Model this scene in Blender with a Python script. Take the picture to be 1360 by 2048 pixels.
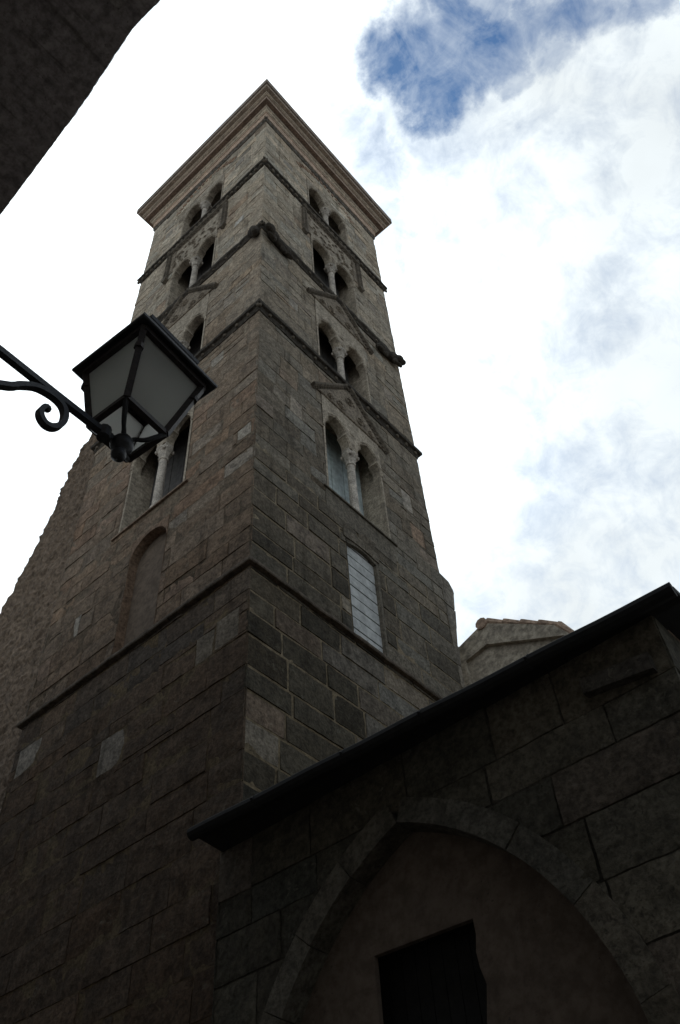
import bpy, bmesh, math, random
from mathutils import Vector, Matrix, noise
random.seed(7)
sc = bpy.context.scene
for o in list(bpy.data.objects): bpy.data.objects.remove(o)
COL = sc.collection

# ------------------------------------------------------------------ camera
CAM = Vector((7.20575, -6.78372, 1.6))
yaw, pit, rol = math.radians(37.94776), math.radians(50.00391), math.radians(-4.64769)
F = Vector((-math.sin(yaw)*math.cos(pit), math.cos(yaw)*math.cos(pit), math.sin(pit)))
Rv = Vector((math.cos(yaw), math.sin(yaw), 0)); Uv = Rv.cross(F)
R2 = Rv*math.cos(rol) + Uv*math.sin(rol); U2 = Uv*math.cos(rol) - Rv*math.sin(rol)
cd = bpy.data.cameras.new('camera'); cam = bpy.data.objects.new('camera', cd); COL.objects.link(cam)
cd.sensor_fit = 'VERTICAL'; cd.sensor_height = 36; cd.sensor_width = 24
cd.lens = 1790.6/2048*36; cd.clip_start = 0.05; cd.clip_end = 2000
cam.matrix_world = Matrix(((R2.x, U2.x, -F.x, CAM.x), (R2.y, U2.y, -F.y, CAM.y), (R2.z, U2.z, -F.z, CAM.z), (0, 0, 0, 1)))
sc.camera = cam

# ------------------------------------------------------------------ render look
sc.view_settings.view_transform = 'Standard'; sc.view_settings.look = 'None'
sc.view_settings.gamma = 1; sc.view_settings.exposure = 0.05
sc.render.engine = 'CYCLES'
try:
    sc.cycles.use_denoising = True
    sc.cycles.max_bounces = 6; sc.cycles.diffuse_bounces = 4
except Exception: pass

# ------------------------------------------------------------------ sun (behind the tower, veiled by cloud) and sky
SUN_EL, SUN_AZ = math.radians(56), math.atan2(-0.75, 0.66)
sdir = Vector((math.sin(SUN_AZ)*math.cos(SUN_EL), math.cos(SUN_AZ)*math.cos(SUN_EL), math.sin(SUN_EL)))
sl = bpy.data.lights.new('sun', 'SUN'); sun = bpy.data.objects.new('sun', sl); COL.objects.link(sun)
sl.energy = 0.5; sl.angle = math.radians(14); sl.color = (1, 0.95, 0.88)
sun.rotation_euler = (-sdir).to_track_quat('-Z', 'Y').to_euler(); sun.location = (0, 0, 60)

w = bpy.data.worlds.new('World'); sc.world = w; w.use_nodes = True
nt = w.node_tree; nt.nodes.clear(); N = nt.nodes; L = nt.links
def nd(tree, t, **k):
    n = tree.nodes.new(t)
    for a, b in k.items():
        if a in ('operation', 'blend_type', 'sky_type', 'data_type', 'noise_dimensions', 'feature', 'attribute_name', 'vector_type', 'interpolation_type', 'distance', 'wave_type', 'bands_direction'): setattr(n, a, b)
    return n
def mth(tree, op, a, b=None, clamp=False):
    n = tree.nodes.new('ShaderNodeMath'); n.operation = op; n.use_clamp = clamp
    for i, v in enumerate((a, b)):
        if v is None: continue
        if isinstance(v, (int, float)): n.inputs[i].default_value = v
        else: tree.links.new(v, n.inputs[i])
    return n.outputs[0]
def mrange(tree, v, a, b, c=0.0, d=1.0, smooth=True):
    n = tree.nodes.new('ShaderNodeMapRange')
    if smooth: n.interpolation_type = 'SMOOTHSTEP'
    tree.links.new(v, n.inputs[0])
    for i, x in zip((1, 2, 3, 4), (a, b, c, d)): n.inputs[i].default_value = x
    return n.outputs[0]
def mixc(tree, f, a, b, mode='MIX'):
    n = tree.nodes.new('ShaderNodeMix'); n.data_type = 'RGBA'; n.blend_type = mode
    for s, v in ((0, f), (6, a), (7, b)):
        if isinstance(v, (int, float)): n.inputs[s].default_value = v
        elif isinstance(v, tuple): n.inputs[s].default_value = (*v, 1) if len(v) == 3 else v
        else: tree.links.new(v, n.inputs[s])
    return n.outputs[2]
out = nd(nt, 'ShaderNodeOutputWorld'); bg = nd(nt, 'ShaderNodeBackground')
sky = nd(nt, 'ShaderNodeTexSky', sky_type='NISHITA'); sky.sun_disc = False
sky.sun_elevation = SUN_EL; sky.sun_rotation = SUN_AZ; sky.air_density = 1.0; sky.dust_density = 0.4; sky.ozone_density = 3.0
bg.inputs['Strength'].default_value = 0.1
tc = nd(nt, 'ShaderNodeTexCoord'); D = tc.outputs['Generated']
wn_ = nt.nodes.new('ShaderNodeTexNoise'); L.new(D, wn_.inputs['Vector']); wn_.inputs['Scale'].default_value = 9; wn_.inputs['Detail'].default_value = 7; wn_.inputs['Roughness'].default_value = .62
wm1 = nd(nt, 'ShaderNodeVectorMath', operation='SUBTRACT'); L.new(wn_.outputs['Color'], wm1.inputs[0]); wm1.inputs[1].default_value = (.5, .5, .5)
wm2 = nd(nt, 'ShaderNodeVectorMath', operation='SCALE'); L.new(wm1.outputs[0], wm2.inputs[0]); wm2.inputs['Scale'].default_value = .15
wm3 = nd(nt, 'ShaderNodeVectorMath', operation='ADD'); L.new(D, wm3.inputs[0]); L.new(wm2.outputs[0], wm3.inputs[1])
wm4 = nd(nt, 'ShaderNodeVectorMath', operation='NORMALIZE'); L.new(wm3.outputs[0], wm4.inputs[0]); WD = wm4.outputs[0]
def dotdir(v, D=D):
    n = nd(nt, 'ShaderNodeVectorMath', operation='DOT_PRODUCT'); L.new(D, n.inputs[0]); n.inputs[1].default_value = Vector(v).normalized(); return n.outputs['Value']
def skynoise(scale, detail, rough, dist, off=(0, 0, 0)):
    mp = nd(nt, 'ShaderNodeMapping'); L.new(D, mp.inputs[0]); mp.inputs['Location'].default_value = off
    n = nd(nt, 'ShaderNodeTexNoise'); L.new(mp.outputs[0], n.inputs['Vector'])
    n.inputs['Scale'].default_value = scale; n.inputs['Detail'].default_value = detail; n.inputs['Roughness'].default_value = rough; n.inputs['Distortion'].default_value = dist
    return n.outputs['Fac']
def gap(v, rad, amp=1.0):
    c = math.cos(rad)
    return mth(nt, 'MULTIPLY', mrange(nt, dotdir(v, WD), c, 1 - (1-c)*0.05, smooth=True), amp)
gaps = None
for v, r, a in (((-0.0578, 0.2426, 0.9684), 0.0459, 0.80), ((-0.0436, 0.2716, 0.9614), 0.0533, 0.80), ((-0.0076, 0.2656, 0.9640), 0.0544, 0.85), ((0.0171, 0.2918, 0.9563), 0.0489, 0.80), ((-0.0482, 0.2849, 0.9573), 0.0283, 0.60), ((0.0063, 0.3215, 0.9469), 0.0263, 0.50), ((0.0560, 0.2941, 0.9541), 0.0477, 0.75), ((0.0192, 0.2582, 0.9659), 0.0428, 0.60), ((0.0864, 0.3059, 0.9481), 0.0427, 0.65), ((0.1058, 0.3242, 0.9400), 0.0374, 0.50), ((0.1386, 0.3404, 0.9300), 0.0397, 0.60), ((-0.1362, 0.2563, 0.9570), 0.0384, 0.30), ((-0.1432, 0.2833, 0.9483), 0.0426, 0.38), ((-0.1628, 0.2936, 0.9420), 0.0329, 0.30), ((-0.1633, 0.3452, 0.9242), 0.0356, 0.36), ((-0.1587, 0.2697, 0.9498), 0.0427, 0.20), ((0.0495, 0.3264, 0.9440), 0.0355, 0.40), ((-0.0798, 0.3192, 0.9443), 0.0343, 0.20), ((0.0404, 0.4090, 0.9116), 0.0500, 0.07), ((-0.2765, 0.5814, 0.7652), 0.0490, 0.11), ((-0.2071, 0.6519, 0.7294), 0.0470, 0.11), ((-0.5878, 0.2180, 0.7790), 0.0678, 0.11),
    ((.3, -.35, .88), .5, .55), ((.75, .1, .65), .5, .5), ((-.75, -.45, .5), .4, .4)):
    g = gap(v, r, a); gaps = g if gaps is None else mth(nt, 'MAXIMUM', gaps, g)
n1 = skynoise(9.0, 10, .62, .5); n2 = skynoise(3.2, 6, .5, .3, (4, 1, 2)); n3 = skynoise(24, 7, .65, .6, (1, 5, 3)); n4 = skynoise(7, 6, .5, .2, (9, 2, 6))
field = mth(nt, 'ADD', gaps, mth(nt, 'MULTIPLY', mth(nt, 'SUBTRACT', n1, .5), 1.5))
field = mth(nt, 'ADD', field, mth(nt, 'MULTIPLY', mth(nt, 'SUBTRACT', n3, .5), .9))
blue = mrange(nt, field, -.08, .98, 0, 1, False)
# cloud brightness: strongest towards the veiled sun, duller on the far side, plus an unseen low bank added behind the camera to light the tower top
glow = mrange(nt, dotdir((-.45, .75, .5)), .22, 0.66, 2.2, 9.3)
core = mrange(nt, dotdir((-.50, .25, .83)), .84, .985, 0.0, 8.0)
fill_bank = mrange(nt, dotdir((.45, -.80, .38)), .20, .95, 0.0, 6.0)
soft = mth(nt, 'ADD', mth(nt, 'MULTIPLY', mth(nt, 'SUBTRACT', n2, .5), .55), mth(nt, 'MULTIPLY', mth(nt, 'SUBTRACT', n4, .5), .4))
cl = mth(nt, 'ADD', mth(nt, 'ADD', mth(nt, 'MULTIPLY', glow, mth(nt, 'ADD', soft, 1.02)), core), fill_bank)
cc = nd(nt, 'ShaderNodeCombineColor')
for i, k in enumerate((.93, 1.0, 1.03)): L.new(mth(nt, 'MULTIPLY', cl, k), cc.inputs[i])
SKYTINT = (.60, .88, 1.05)
skyc = mixc(nt, 1.0, sky.outputs[0], SKYTINT, 'MULTIPLY')
L.new(mixc(nt, blue, cc.outputs[0], skyc), bg.inputs['Color']); L.new(bg.outputs[0], out.inputs[0])

# ------------------------------------------------------------------ materials
def newmat(name):
    m = bpy.data.materials.new(name); m.use_nodes = True
    t = m.node_tree; b = t.nodes['Principled BSDF']; return m, t, b
def tnoise(t, vec, scale, detail=6, rough=.6, dist=0.0):
    n = t.nodes.new('ShaderNodeTexNoise'); t.links.new(vec, n.inputs['Vector'])
    n.inputs['Scale'].default_value = scale; n.inputs['Detail'].default_value = detail; n.inputs['Roughness'].default_value = rough; n.inputs['Distortion'].default_value = dist
    return n.outputs['Fac']
def stone_mat(name, base=None, lichen=.5, bump=.6, fine=18.0, carve=0.0, stain=.5, var=1.0, run=(2.2, 2.2, .22)):
    m, t, b = newmat(name)
    geo = t.nodes.new('ShaderNodeNewGeometry'); P = geo.outputs['Position']
    if base is None:
        at = t.nodes.new('ShaderNodeAttribute'); at.attribute_name = 'tint'; col = at.outputs['Color']
    else:
        rgb = t.nodes.new('ShaderNodeRGB'); rgb.outputs[0].default_value = (*base, 1); col = rgb.outputs[0]
    P0 = P
    if base is None:                     # every stone its own grain
        sc_ = nd(t, 'ShaderNodeVectorMath', operation='SCALE'); t.links.new(at.outputs['Color'], sc_.inputs[0]); sc_.inputs['Scale'].default_value = 60
        ad_ = nd(t, 'ShaderNodeVectorMath', operation='ADD'); t.links.new(P, ad_.inputs[0]); t.links.new(sc_.outputs[0], ad_.inputs[1]); P = ad_.outputs[0]
    big = tnoise(t, P0, .9, 5, .6, .4); mid = tnoise(t, P, 5, 7, .65, .3); fin = tnoise(t, P, fine, 8, .7)
    col = mixc(t, .85*var, col, mixc(t, mrange(t, mid, .3, .7), (.62, .60, .58), (1.32, 1.28, 1.22)), 'MULTIPLY')
    col = mixc(t, .8*(.4+.6*var), col, mixc(t, mrange(t, fin, .36, .62), (.58, .57, .56), (1.3, 1.3, 1.3)), 'MULTIPLY')
    # streaky rain stains and dark crust
    mp = t.nodes.new('ShaderNodeMapping'); t.links.new(P0, mp.inputs[0]); mp.inputs['Scale'].default_value = run
    st = mrange(t, tnoise(t, mp.outputs[0], 1.6, 6, .6, .2), .52, .72)
    col = mixc(t, mth(t, 'MULTIPLY', st, stain), col, mixc(t, 1.0, col, (.45, .44, .42), 'MULTIPLY'))
    sp = mth(t, 'MULTIPLY', mrange(t, tnoise(t, P, 11, 9, .72, .5), .55, .66), mrange(t, big, .4, .62))
    col = mixc(t, mth(t, 'MULTIPLY', sp, lichen), col, (.20, .19, .145))
    sp2 = mth(t, 'MULTIPLY', mrange(t, tnoise(t, P, 24, 6, .75, .3), .565, .66), mrange(t, tnoise(t, P0, 2.0, 4, .6), .45, .6))
    col = mixc(t, mth(t, 'MULTIPLY', sp2, .75), col, (.055, .05, .045))
    t.links.new(col, b.inputs['Base Color']); b.inputs['Roughness'].default_value = .95
    if 'Specular IOR Level' in b.inputs: b.inputs['Specular IOR Level'].default_value = .15
    h = mth(t, 'ADD', mth(t, 'MULTIPLY', mid, .7), mth(t, 'MULTIPLY', fin, .5))
    h = mth(t, 'SUBTRACT', h, mth(t, 'MULTIPLY', sp2, .35))
    if carve:
        vo = t.nodes.new('ShaderNodeTexVoronoi'); t.links.new(P, vo.inputs['Vector']); vo.inputs['Scale'].default_value = 24
        cv = mrange(t, vo.outputs['Distance'], .1, .5)
        h = mth(t, 'SUBTRACT', h, mth(t, 'MULTIPLY', cv, carve))
        col2 = mixc(t, mth(t, 'MULTIPLY', cv, .6), col, mixc(t, 1.0, col, (.5, .48, .46), 'MULTIPLY'))
        t.links.new(col2, b.inputs['Base Color'])
    bp = t.nodes.new('ShaderNodeBump'); bp.inputs['Strength'].default_value = bump; bp.inputs['Distance'].default_value = .05
    t.links.new(h, bp.inputs['Height']); t.links.new(bp.outputs[0], b.inputs['Normal'])
    return m
M = {}
M['stone'] = stone_mat('ashlar_stone', None, .5, .75, 18, 0, .8)
M['course'] = stone_mat('weathered_moulding_stone', (.072, .064, .054), .6, .9, 16)
M['ledge'] = stone_mat('dark_ledge_stone', (.10, .082, .064), .3, .7, 16)
M['knob'] = stone_mat('knobbed_moulding_stone', (.15, .13, .105), .4, .5, 16)
M['crust'] = stone_mat('black_crusted_stone', (.05, .045, .037), .3, .8, 14)
M['cornice'] = stone_mat('cornice_stone', None, .05, .15, 22, 0, .3)
M['frieze'] = stone_mat('dark_frieze_stone', (.17, .155, .135), .3, .9)
M['panel'] = stone_mat('pale_window_stone', (.39, .345, .28), .25, .5)
M['carved'] = stone_mat('carved_relief_stone', (.42, .365, .295), .25, .9, 20, .6)
M['column'] = stone_mat('pale_marble', (.50, .465, .415), .2, .25, 30, 0, .35)
M['rubble'] = stone_mat('rubble_stone', (.185, .143, .108), .4, .8, 13)
M['plaster'] = stone_mat('old_plaster', (.15, .118, .092), .05, .22, 8, 0, .35, .35)
M['house'] = stone_mat('house_plaster', (.30, .285, .28), .1, .25, 7, 0, .5)
M['eave'] = stone_mat('rough_eave_render', (.30, .28, .285), .1, .3, 9, 0, .95, .8, (5, .5, 5))
M['roofpl'] = stone_mat('gable_plaster', (.34, .31, .26), .15, .25, 8)
M['tile'] = stone_mat('terracotta_tile', (.36, .27, .21), .4, .4, 14)
M['paving'] = stone_mat('paving_stone', (.11, .10, .09), .2, .5, 10)
def plain(name, col, rough=.6, metal=0.0, nz=.3, scale=20):
    m, t, b = newmat(name); geo = t.nodes.new('ShaderNodeNewGeometry')
    f = tnoise(t, geo.outputs['Position'], scale, 6, .6)
    c = mixc(t, mrange(t, f, .3, .7), tuple(x*(1-nz) for x in col), tuple(x*(1+nz) for x in col))
    t.links.new(c, b.inputs['Base Color']); b.inputs['Roughness'].default_value = rough; b.inputs['Metallic'].default_value = metal
    bp = t.nodes.new('ShaderNodeBump'); bp.inputs['Strength'].default_value = .2; bp.inputs['Distance'].default_value = .01
    t.links.new(f, bp.inputs['Height']); t.links.new(bp.outputs[0], b.inputs['Normal'])
    return m
M['iron'] = plain('black_painted_iron', (.018, .018, .019), .5, .2, .4, 60)
M['rust'] = plain('brown_lantern_frame', (.030, .022, .019), .6, .2, .5, 40)
M['gutter'] = plain('dark_gutter_metal', (.013, .0125, .012), .92, .0, .3, 9)
M['board_pale'] = plain('pale_painted_boards', (.42, .48, .47), .7, 0, .25, 7)
M['board_white'] = plain('white_painted_boards', (.45, .46, .445), .8, 0, .25, 7)
M['board_dark'] = plain('dark_weathered_boards', (.075, .07, .065), .8, 0, .3, 8)
M['door'] = plain('dark_wooden_door', (.010, .010, .009), .85, 0, .35, 10)
M['green'] = plain('green_railing_paint', (.04, .07, .065), .6, 0, .2, 30)
def glass_mat():
    m, t, b = newmat('milky_lantern_glass'); o = t.nodes['Material Output']
    geo = t.nodes.new('ShaderNodeNewGeometry'); f = tnoise(t, geo.outputs['Position'], 14, 6, .6, .4)
    c = mixc(t, mrange(t, f, .3, .75), (.50, .48, .45), (.62, .60, .56))
    t.links.new(c, b.inputs['Base Color']); b.inputs['Roughness'].default_value = .35
    tr = t.nodes.new('ShaderNodeBsdfTranslucent'); tr.inputs[0].default_value = (.86, .86, .83, 1)
    mx = t.nodes.new('ShaderNodeMixShader'); mx.inputs[0].default_value = .88
    t.links.new(b.outputs[0], mx.inputs[1]); t.links.new(tr.outputs[0], mx.inputs[2]); t.links.new(mx.outputs[0], o.inputs[0])
    return m
M['glass'] = glass_mat()

# ------------------------------------------------------------------ mesh helpers
ORG = {}
def thing(name, loc, label, cat, group=None):
    o = bpy.data.objects.new(name, None); COL.objects.link(o); o.location = loc; o.empty_display_size = .3
    o['label'] = label; o['category'] = cat
    if group: o['group'] = group
    ORG[o.name] = Vector(loc); return o
def ID(u, z, d): return Vector((u, z, d))
class MB:
    def __init__(s, T=ID): s.v = []; s.f = []; s.t = []; s.T = T; s.tint = (.3, .27, .23)
    def p(s, u, z, d): s.v.append(s.T(u, z, d)); s.t.append(s.tint); return len(s.v)-1
    def w(s, vec): s.v.append(Vector(vec)); s.t.append(s.tint); return len(s.v)-1
    def quad(s, a, b, c, d):
        s.f.append([s.p(*a), s.p(*b), s.p(*c), s.p(*d)])
    def box(s, u0, u1, z0, z1, d0, d1, ch=0.0):
        if ch:
            return s.prism([(u0+ch, z0), (u1-ch, z0), (u1, z0+ch), (u1, z1-ch), (u1-ch, z1), (u0+ch, z1), (u0, z1-ch), (u0, z0+ch)], d0, d1)
        s.prism([(u0, z0), (u1, z0), (u1, z1), (u0, z1)], d0, d1)
    def prism(s, pts, d0, d1, back=True):
        n = len(pts); a = [s.p(u, z, d1) for u, z in pts]; b = [s.p(u, z, d0) for u, z in pts]
        s.f.append(a)
        if back: s.f.append(b[::-1])
        for i in range(n):
            j = (i+1) % n; s.f.append([a[j], a[i], b[i], b[j]])
    def tube(s, pts, r, n=8, cap=True, world=False):
        pts = [Vector(p) if world else s.T(*p) for p in pts]
        rs = r if isinstance(r, (list, tuple)) else [r]*len(pts)
        rings = []; up = None
        for i, p in enumerate(pts):
            tg = (pts[min(i+1, len(pts)-1)] - pts[max(i-1, 0)]).normalized()
            if up is None:
                up = tg.orthogonal().normalized()
            up = (up - tg*up.dot(tg)).normalized(); q = tg.cross(up)
            rings.append([s.w(p + (up*math.cos(2*math.pi*k/n) + q*math.sin(2*math.pi*k/n))*rs[i]) for k in range(n)])
        for a, b in zip(rings, rings[1:]):
            for k in range(n): s.f.append([a[k], a[(k+1) % n], b[(k+1) % n], b[k]])
        if cap: s.f.append(rings[0][::-1]); s.f.append(rings[-1])
    def lathe(s, prof, u, d, n=12, rot=0.0, sq=None):
        rings = []
        for r, z in prof:
            rings.append([s.p(u + r*math.cos(rot+2*math.pi*k/n), z, d + r*math.sin(rot+2*math.pi*k/n)) for k in range(n)])
        for a, b in zip(rings, rings[1:]):
            for k in range(n): s.f.append([a[k], a[(k+1) % n], b[(k+1) % n], b[k]])
        s.f.append(rings[0][::-1]); s.f.append(rings[-1])
    def blob(s, u, z, d, ru, rz, rd, n=8, m=5, jit=0.0):
        rings = []
        for i in range(1, m):
            th = math.pi*i/m
            rings.append([s.p(u + ru*math.sin(th)*math.cos(2*math.pi*k/n)*(1+random.uniform(-jit, jit)), z + rz*math.cos(th), d + rd*math.sin(th)*math.sin(2*math.pi*k/n)*(1+random.uniform(-jit, jit))) for k in range(n)])
        a = s.p(u, z+rz, d); b = s.p(u, z-rz, d)
        for r0, r1 in zip(rings, rings[1:]):
            for k in range(n): s.f.append([r0[k], r0[(k+1) % n], r1[(k+1) % n], r1[k]])
        for k in range(n): s.f.append([a, rings[0][(k+1) % n], rings[0][k]]); s.f.append([b, rings[-1][k], rings[-1][(k+1) % n]])
    def build(s, name, mat, parent=None, smooth=False, root=None):
        org = ORG.get((root or parent).name, Vector((0, 0, 0))) if (root or parent) else Vector((0, 0, 0))
        me = bpy.data.meshes.new(name)
        me.from_pydata([tuple(v-org) for v in s.v], [], s.f); me.validate()
        ca = me.color_attributes.new('tint', 'FLOAT_COLOR', 'POINT')
        if len(me.vertices) == len(s.t):
            ca.data.foreach_set('color', [x for c in s.t for x in (*c, 1.0)])
        bm = bmesh.new(); bm.from_mesh(me)
        big = [f for f in bm.faces if len(f.verts) > 4]
        if big: bmesh.ops.triangulate(bm, faces=big)
        bmesh.ops.recalc_face_normals(bm, faces=bm.faces); bm.to_mesh(me); bm.free()
        if smooth:
            me.polygons.foreach_set('use_smooth', [True]*len(me.polygons))
        if isinstance(mat, list):
            for m_ in mat: me.materials.append(m_)
        else: me.materials.append(mat)
        o = bpy.data.objects.new(name, me); COL.objects.link(o)
        if parent: o.parent = parent; ORG[o.name] = org
        return o
def top(o, label, cat, group=None, kind=None):
    o['label'] = label; o['category'] = cat
    if group: o['group'] = group
    if kind: o['kind'] = kind
    return o
def subtract(r, h):
    u0, u1, z0, z1 = r; a, b, c, d = h
    if a >= u1 or b <= u0 or c >= z1 or d <= z0: return [r]
    o = []
    if c > z0: o.append((u0, u1, z0, c))
    if d < z1: o.append((u0, u1, d, z1))
    zz0, zz1 = max(z0, c), min(z1, d)
    if a > u0: o.append((u0, a, zz0, zz1))
    if b < u1: o.append((b, u1, zz0, zz1))
    return o
def ashlar(mb, u0, u1, rows, holes, wid, tintf, mortarf, depth=.03, jit=.012, rough=.008, joint=.009, bev=.014, cell=.1, pale=(), mdep=.018, mcell=8, mask=None):
    """individually cut stones over a mortar bed, with rectangular openings left free"""
    S = random.random()*100
    jf = joint if callable(joint) else (lambda z: joint)
    for z0, z1 in zip(rows, rows[1:]):
        u = u0; first = random.uniform(.5, 1.0)
        while u < u1-.02:
            ln = random.uniform(*wid(.5*(z0+z1))) * (first if u == u0 else 1)
            e = u+ln
            if u1-e < .35: e = u1
            rects = [(u, e, z0, z1)]
            for h in list(holes) + [p[:4] for p in pale]:
                rects = [q for r in rects for q in subtract(r, h)]
            for q in rects: stone(mb, q, tintf(.5*(q[0]+q[1]), .5*(q[2]+q[3])), u0, u1, depth, jit, rough, jf(z0), bev, cell, S, mask)
            u = e
    for p in pale: stone(mb, p[:4], p[4], u0, u1, depth, .004, rough*.4, jf(p[2]), .01, cell, S, mask)
    us = sorted({u0, u1} | {x for h in holes for x in h[:2] if u0 < x < u1} | {u0+(u1-u0)*i/mcell for i in range(mcell+1)})
    zs = sorted({rows[0], rows[-1]} | {x for h in holes for x in h[2:4] if rows[0] < x < rows[-1]} | set(rows[1:-1]) | ({rows[0]+(rows[-1]-rows[0])*i/mcell for i in range(mcell)} if mcell > 8 else set()))
    for a, b in zip(us, us[1:]):
        for c, d in zip(zs, zs[1:]):
            um, zm = .5*(a+b), .5*(c+d)
            if any(h[0] < um < h[1] and h[2] < zm < h[3] for h in holes): continue
            if mask and mask(um, zm): continue
            mb.tint = mortarf(um, zm)
            mb.quad((a, c, -mdep), (b, c, -mdep), (b, d, -mdep), (a, d, -mdep))
def stone(mb, r, tint, u0, u1, depth, jit, rough, joint, bev, cell, S, mask):
    a, b, c, d = r
    if b-a < .05 or d-c < .05: return
    mb.tint = tint
    ja = 0 if abs(a-u0) < 1e-4 else joint; jb = 0 if abs(b-u1) < 1e-4 else joint
    dd = random.uniform(-jit, jit*.7); tu, tz = random.uniform(-.004, .004), random.uniform(-.004, .004)
    oa, ob, oc, od = a+ja, b-jb, c+joint, d-joint
    nx = max(1, int((b-a)/cell)); nz = max(1, int((d-c)/cell))
    ids = []
    for j in range(nz+1):
        row = []
        for i in range(nx+1):
            fu, fz = i/nx, j/nz
            ba = bev if ja else .001; bb_ = bev if jb else .001
            uu = oa+ba+(ob-oa-ba-bb_)*fu; zz = oc+bev+(od-oc-2*bev)*fz
            nv = noise.noise((uu*4.3+S, zz*4.3, S*1.7+tint[0]*9))
            n2 = noise.noise((uu*13+S, zz*13, S))
            e = (bev*.5 if ((i == 0 and ja) or (i == nx and jb) or j in (0, nz)) else 0)
            row.append(mb.p(uu + (n2*.008 if i not in (0, nx) else n2*.012 if (ja if i == 0 else jb) else (max(0, noise.noise((zz*1.7, S, 2)))*.03+max(0, noise.noise((zz*6, S, 5)))*.02)*(1 if i == 0 else -1)), zz + noise.noise((uu*9, S, zz*9))*.010, dd + nv*rough*1.6 + n2*rough - e + tu*(fu-.5)*4 + tz*(fz-.5)*4))
        ids.append(row)
    for j in range(nz):
        for i in range(nx):
            if mask and mask(a+(b-a)*(i+.5)/nx, c+(d-c)*(j+.5)/nz): continue
            mb.f.append([ids[j][i], ids[j][i+1], ids[j+1][i+1], ids[j+1][i]])
    if mask and (mask(a, c) or mask(b, d) or mask(a, d) or mask(b, c) or mask((a+b)/2, (c+d)/2)): return
    ring = [(i, 0) for i in range(nx+1)] + [(nx, j) for j in range(1, nz+1)] + [(i, nz) for i in range(nx-1, -1, -1)] + [(0, j) for j in range(nz-1, 0, -1)]
    bk = []
    for i, j in ring: bk.append(mb.p(oa+(ob-oa)*i/nx, oc+(od-oc)*j/nz, -depth))
    for k in range(len(ring)):
        k2 = (k+1) % len(ring)
        mb.f.append([ids[ring[k][1]][ring[k][0]], bk[k], bk[k2], ids[ring[k2][1]][ring[k2][0]]])

W = 6.0
def TL(u, z, d): return Vector((-u, -d, z))            # face towards the alley
def TR(u, z, d): return Vector((d, u, z))              # face towards the side chapel
def TB(u, z, d): return Vector((-W-d, u, z))
def TBB(u, z, d): return Vector((-u, W+d, z))

# ------------------------------------------------------------------ ground
g = MB(); g.tint = (.2, .19, .17)
g.f.append([g.w((-300, -300, 0)), g.w((300, -300, 0)), g.w((300, 300, 0)), g.w((-300, 300, 0))])
o = g.build('ground', M['paving']); o['kind'] = 'structure'

# ------------------------------------------------------------------ bell tower
tower = thing('bell_tower', (-3, 3, 0), 'tall square stone bell tower with twin arched windows and a wide moulded cornice', 'bell tower')
UR, UL = 3.14, 3.05
def mixt(a, b, f): f = max(0, min(1, f)); return tuple(x+(y-x)*f for x, y in zip(a, b))
def jitter(c, s=.16):
    k = 1+random.gauss(0, s); h = random.gauss(0, .03); return (c[0]*k*(1+h), c[1]*k, c[2]*k*(1-h))
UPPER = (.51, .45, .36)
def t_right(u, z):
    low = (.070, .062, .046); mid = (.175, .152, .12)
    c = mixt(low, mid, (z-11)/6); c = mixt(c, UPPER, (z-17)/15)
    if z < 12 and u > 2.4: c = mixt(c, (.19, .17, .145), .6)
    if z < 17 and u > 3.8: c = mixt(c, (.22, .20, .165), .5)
    r = random.random()
    if r < .05: c = mixt(c, (.30, .28, .24), .4)
    elif r < .09: c = mixt(c, (.28, .21, .16), .4)
    return jitter(c, .2 if z < 16 else .085 if z < 31 else .14)
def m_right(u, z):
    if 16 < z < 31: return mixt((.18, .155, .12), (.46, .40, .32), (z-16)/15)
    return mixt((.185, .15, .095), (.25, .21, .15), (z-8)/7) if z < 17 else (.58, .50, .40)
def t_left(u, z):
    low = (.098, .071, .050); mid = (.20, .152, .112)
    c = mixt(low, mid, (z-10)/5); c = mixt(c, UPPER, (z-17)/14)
    r = random.random()
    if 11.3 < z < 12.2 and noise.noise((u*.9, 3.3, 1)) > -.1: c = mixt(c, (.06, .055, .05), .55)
    if z > 12.3:
        if r < .05: c = mixt(c, (.36, .33, .28), .35)
        elif r < .14: c = mixt(c, (.30, .19, .13), .35)
    return jitter(c, .07 if z < 12.3 else .12 if z < 18 else .085 if z < 31 else .14)
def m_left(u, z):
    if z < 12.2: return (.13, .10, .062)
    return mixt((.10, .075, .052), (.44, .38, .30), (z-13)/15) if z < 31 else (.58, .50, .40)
rows = [0]
while rows[-1] < 12.1: rows.append(rows[-1]+random.choice((.48, .52, .56, .6, .44)))
rows[-1] = 12.2
while rows[-1] < 35.2: rows.append(rows[-1]+random.choice((.38, .42, .46, .50, .54)))
rows[-1] = 35.4
wid = lambda z: (.75, 1.45) if z < 16 else (.5, 1.0)
HW = 1.04
def hole(uc, z0, z1): return (uc-HW, uc+HW, z0, z1)
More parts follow.
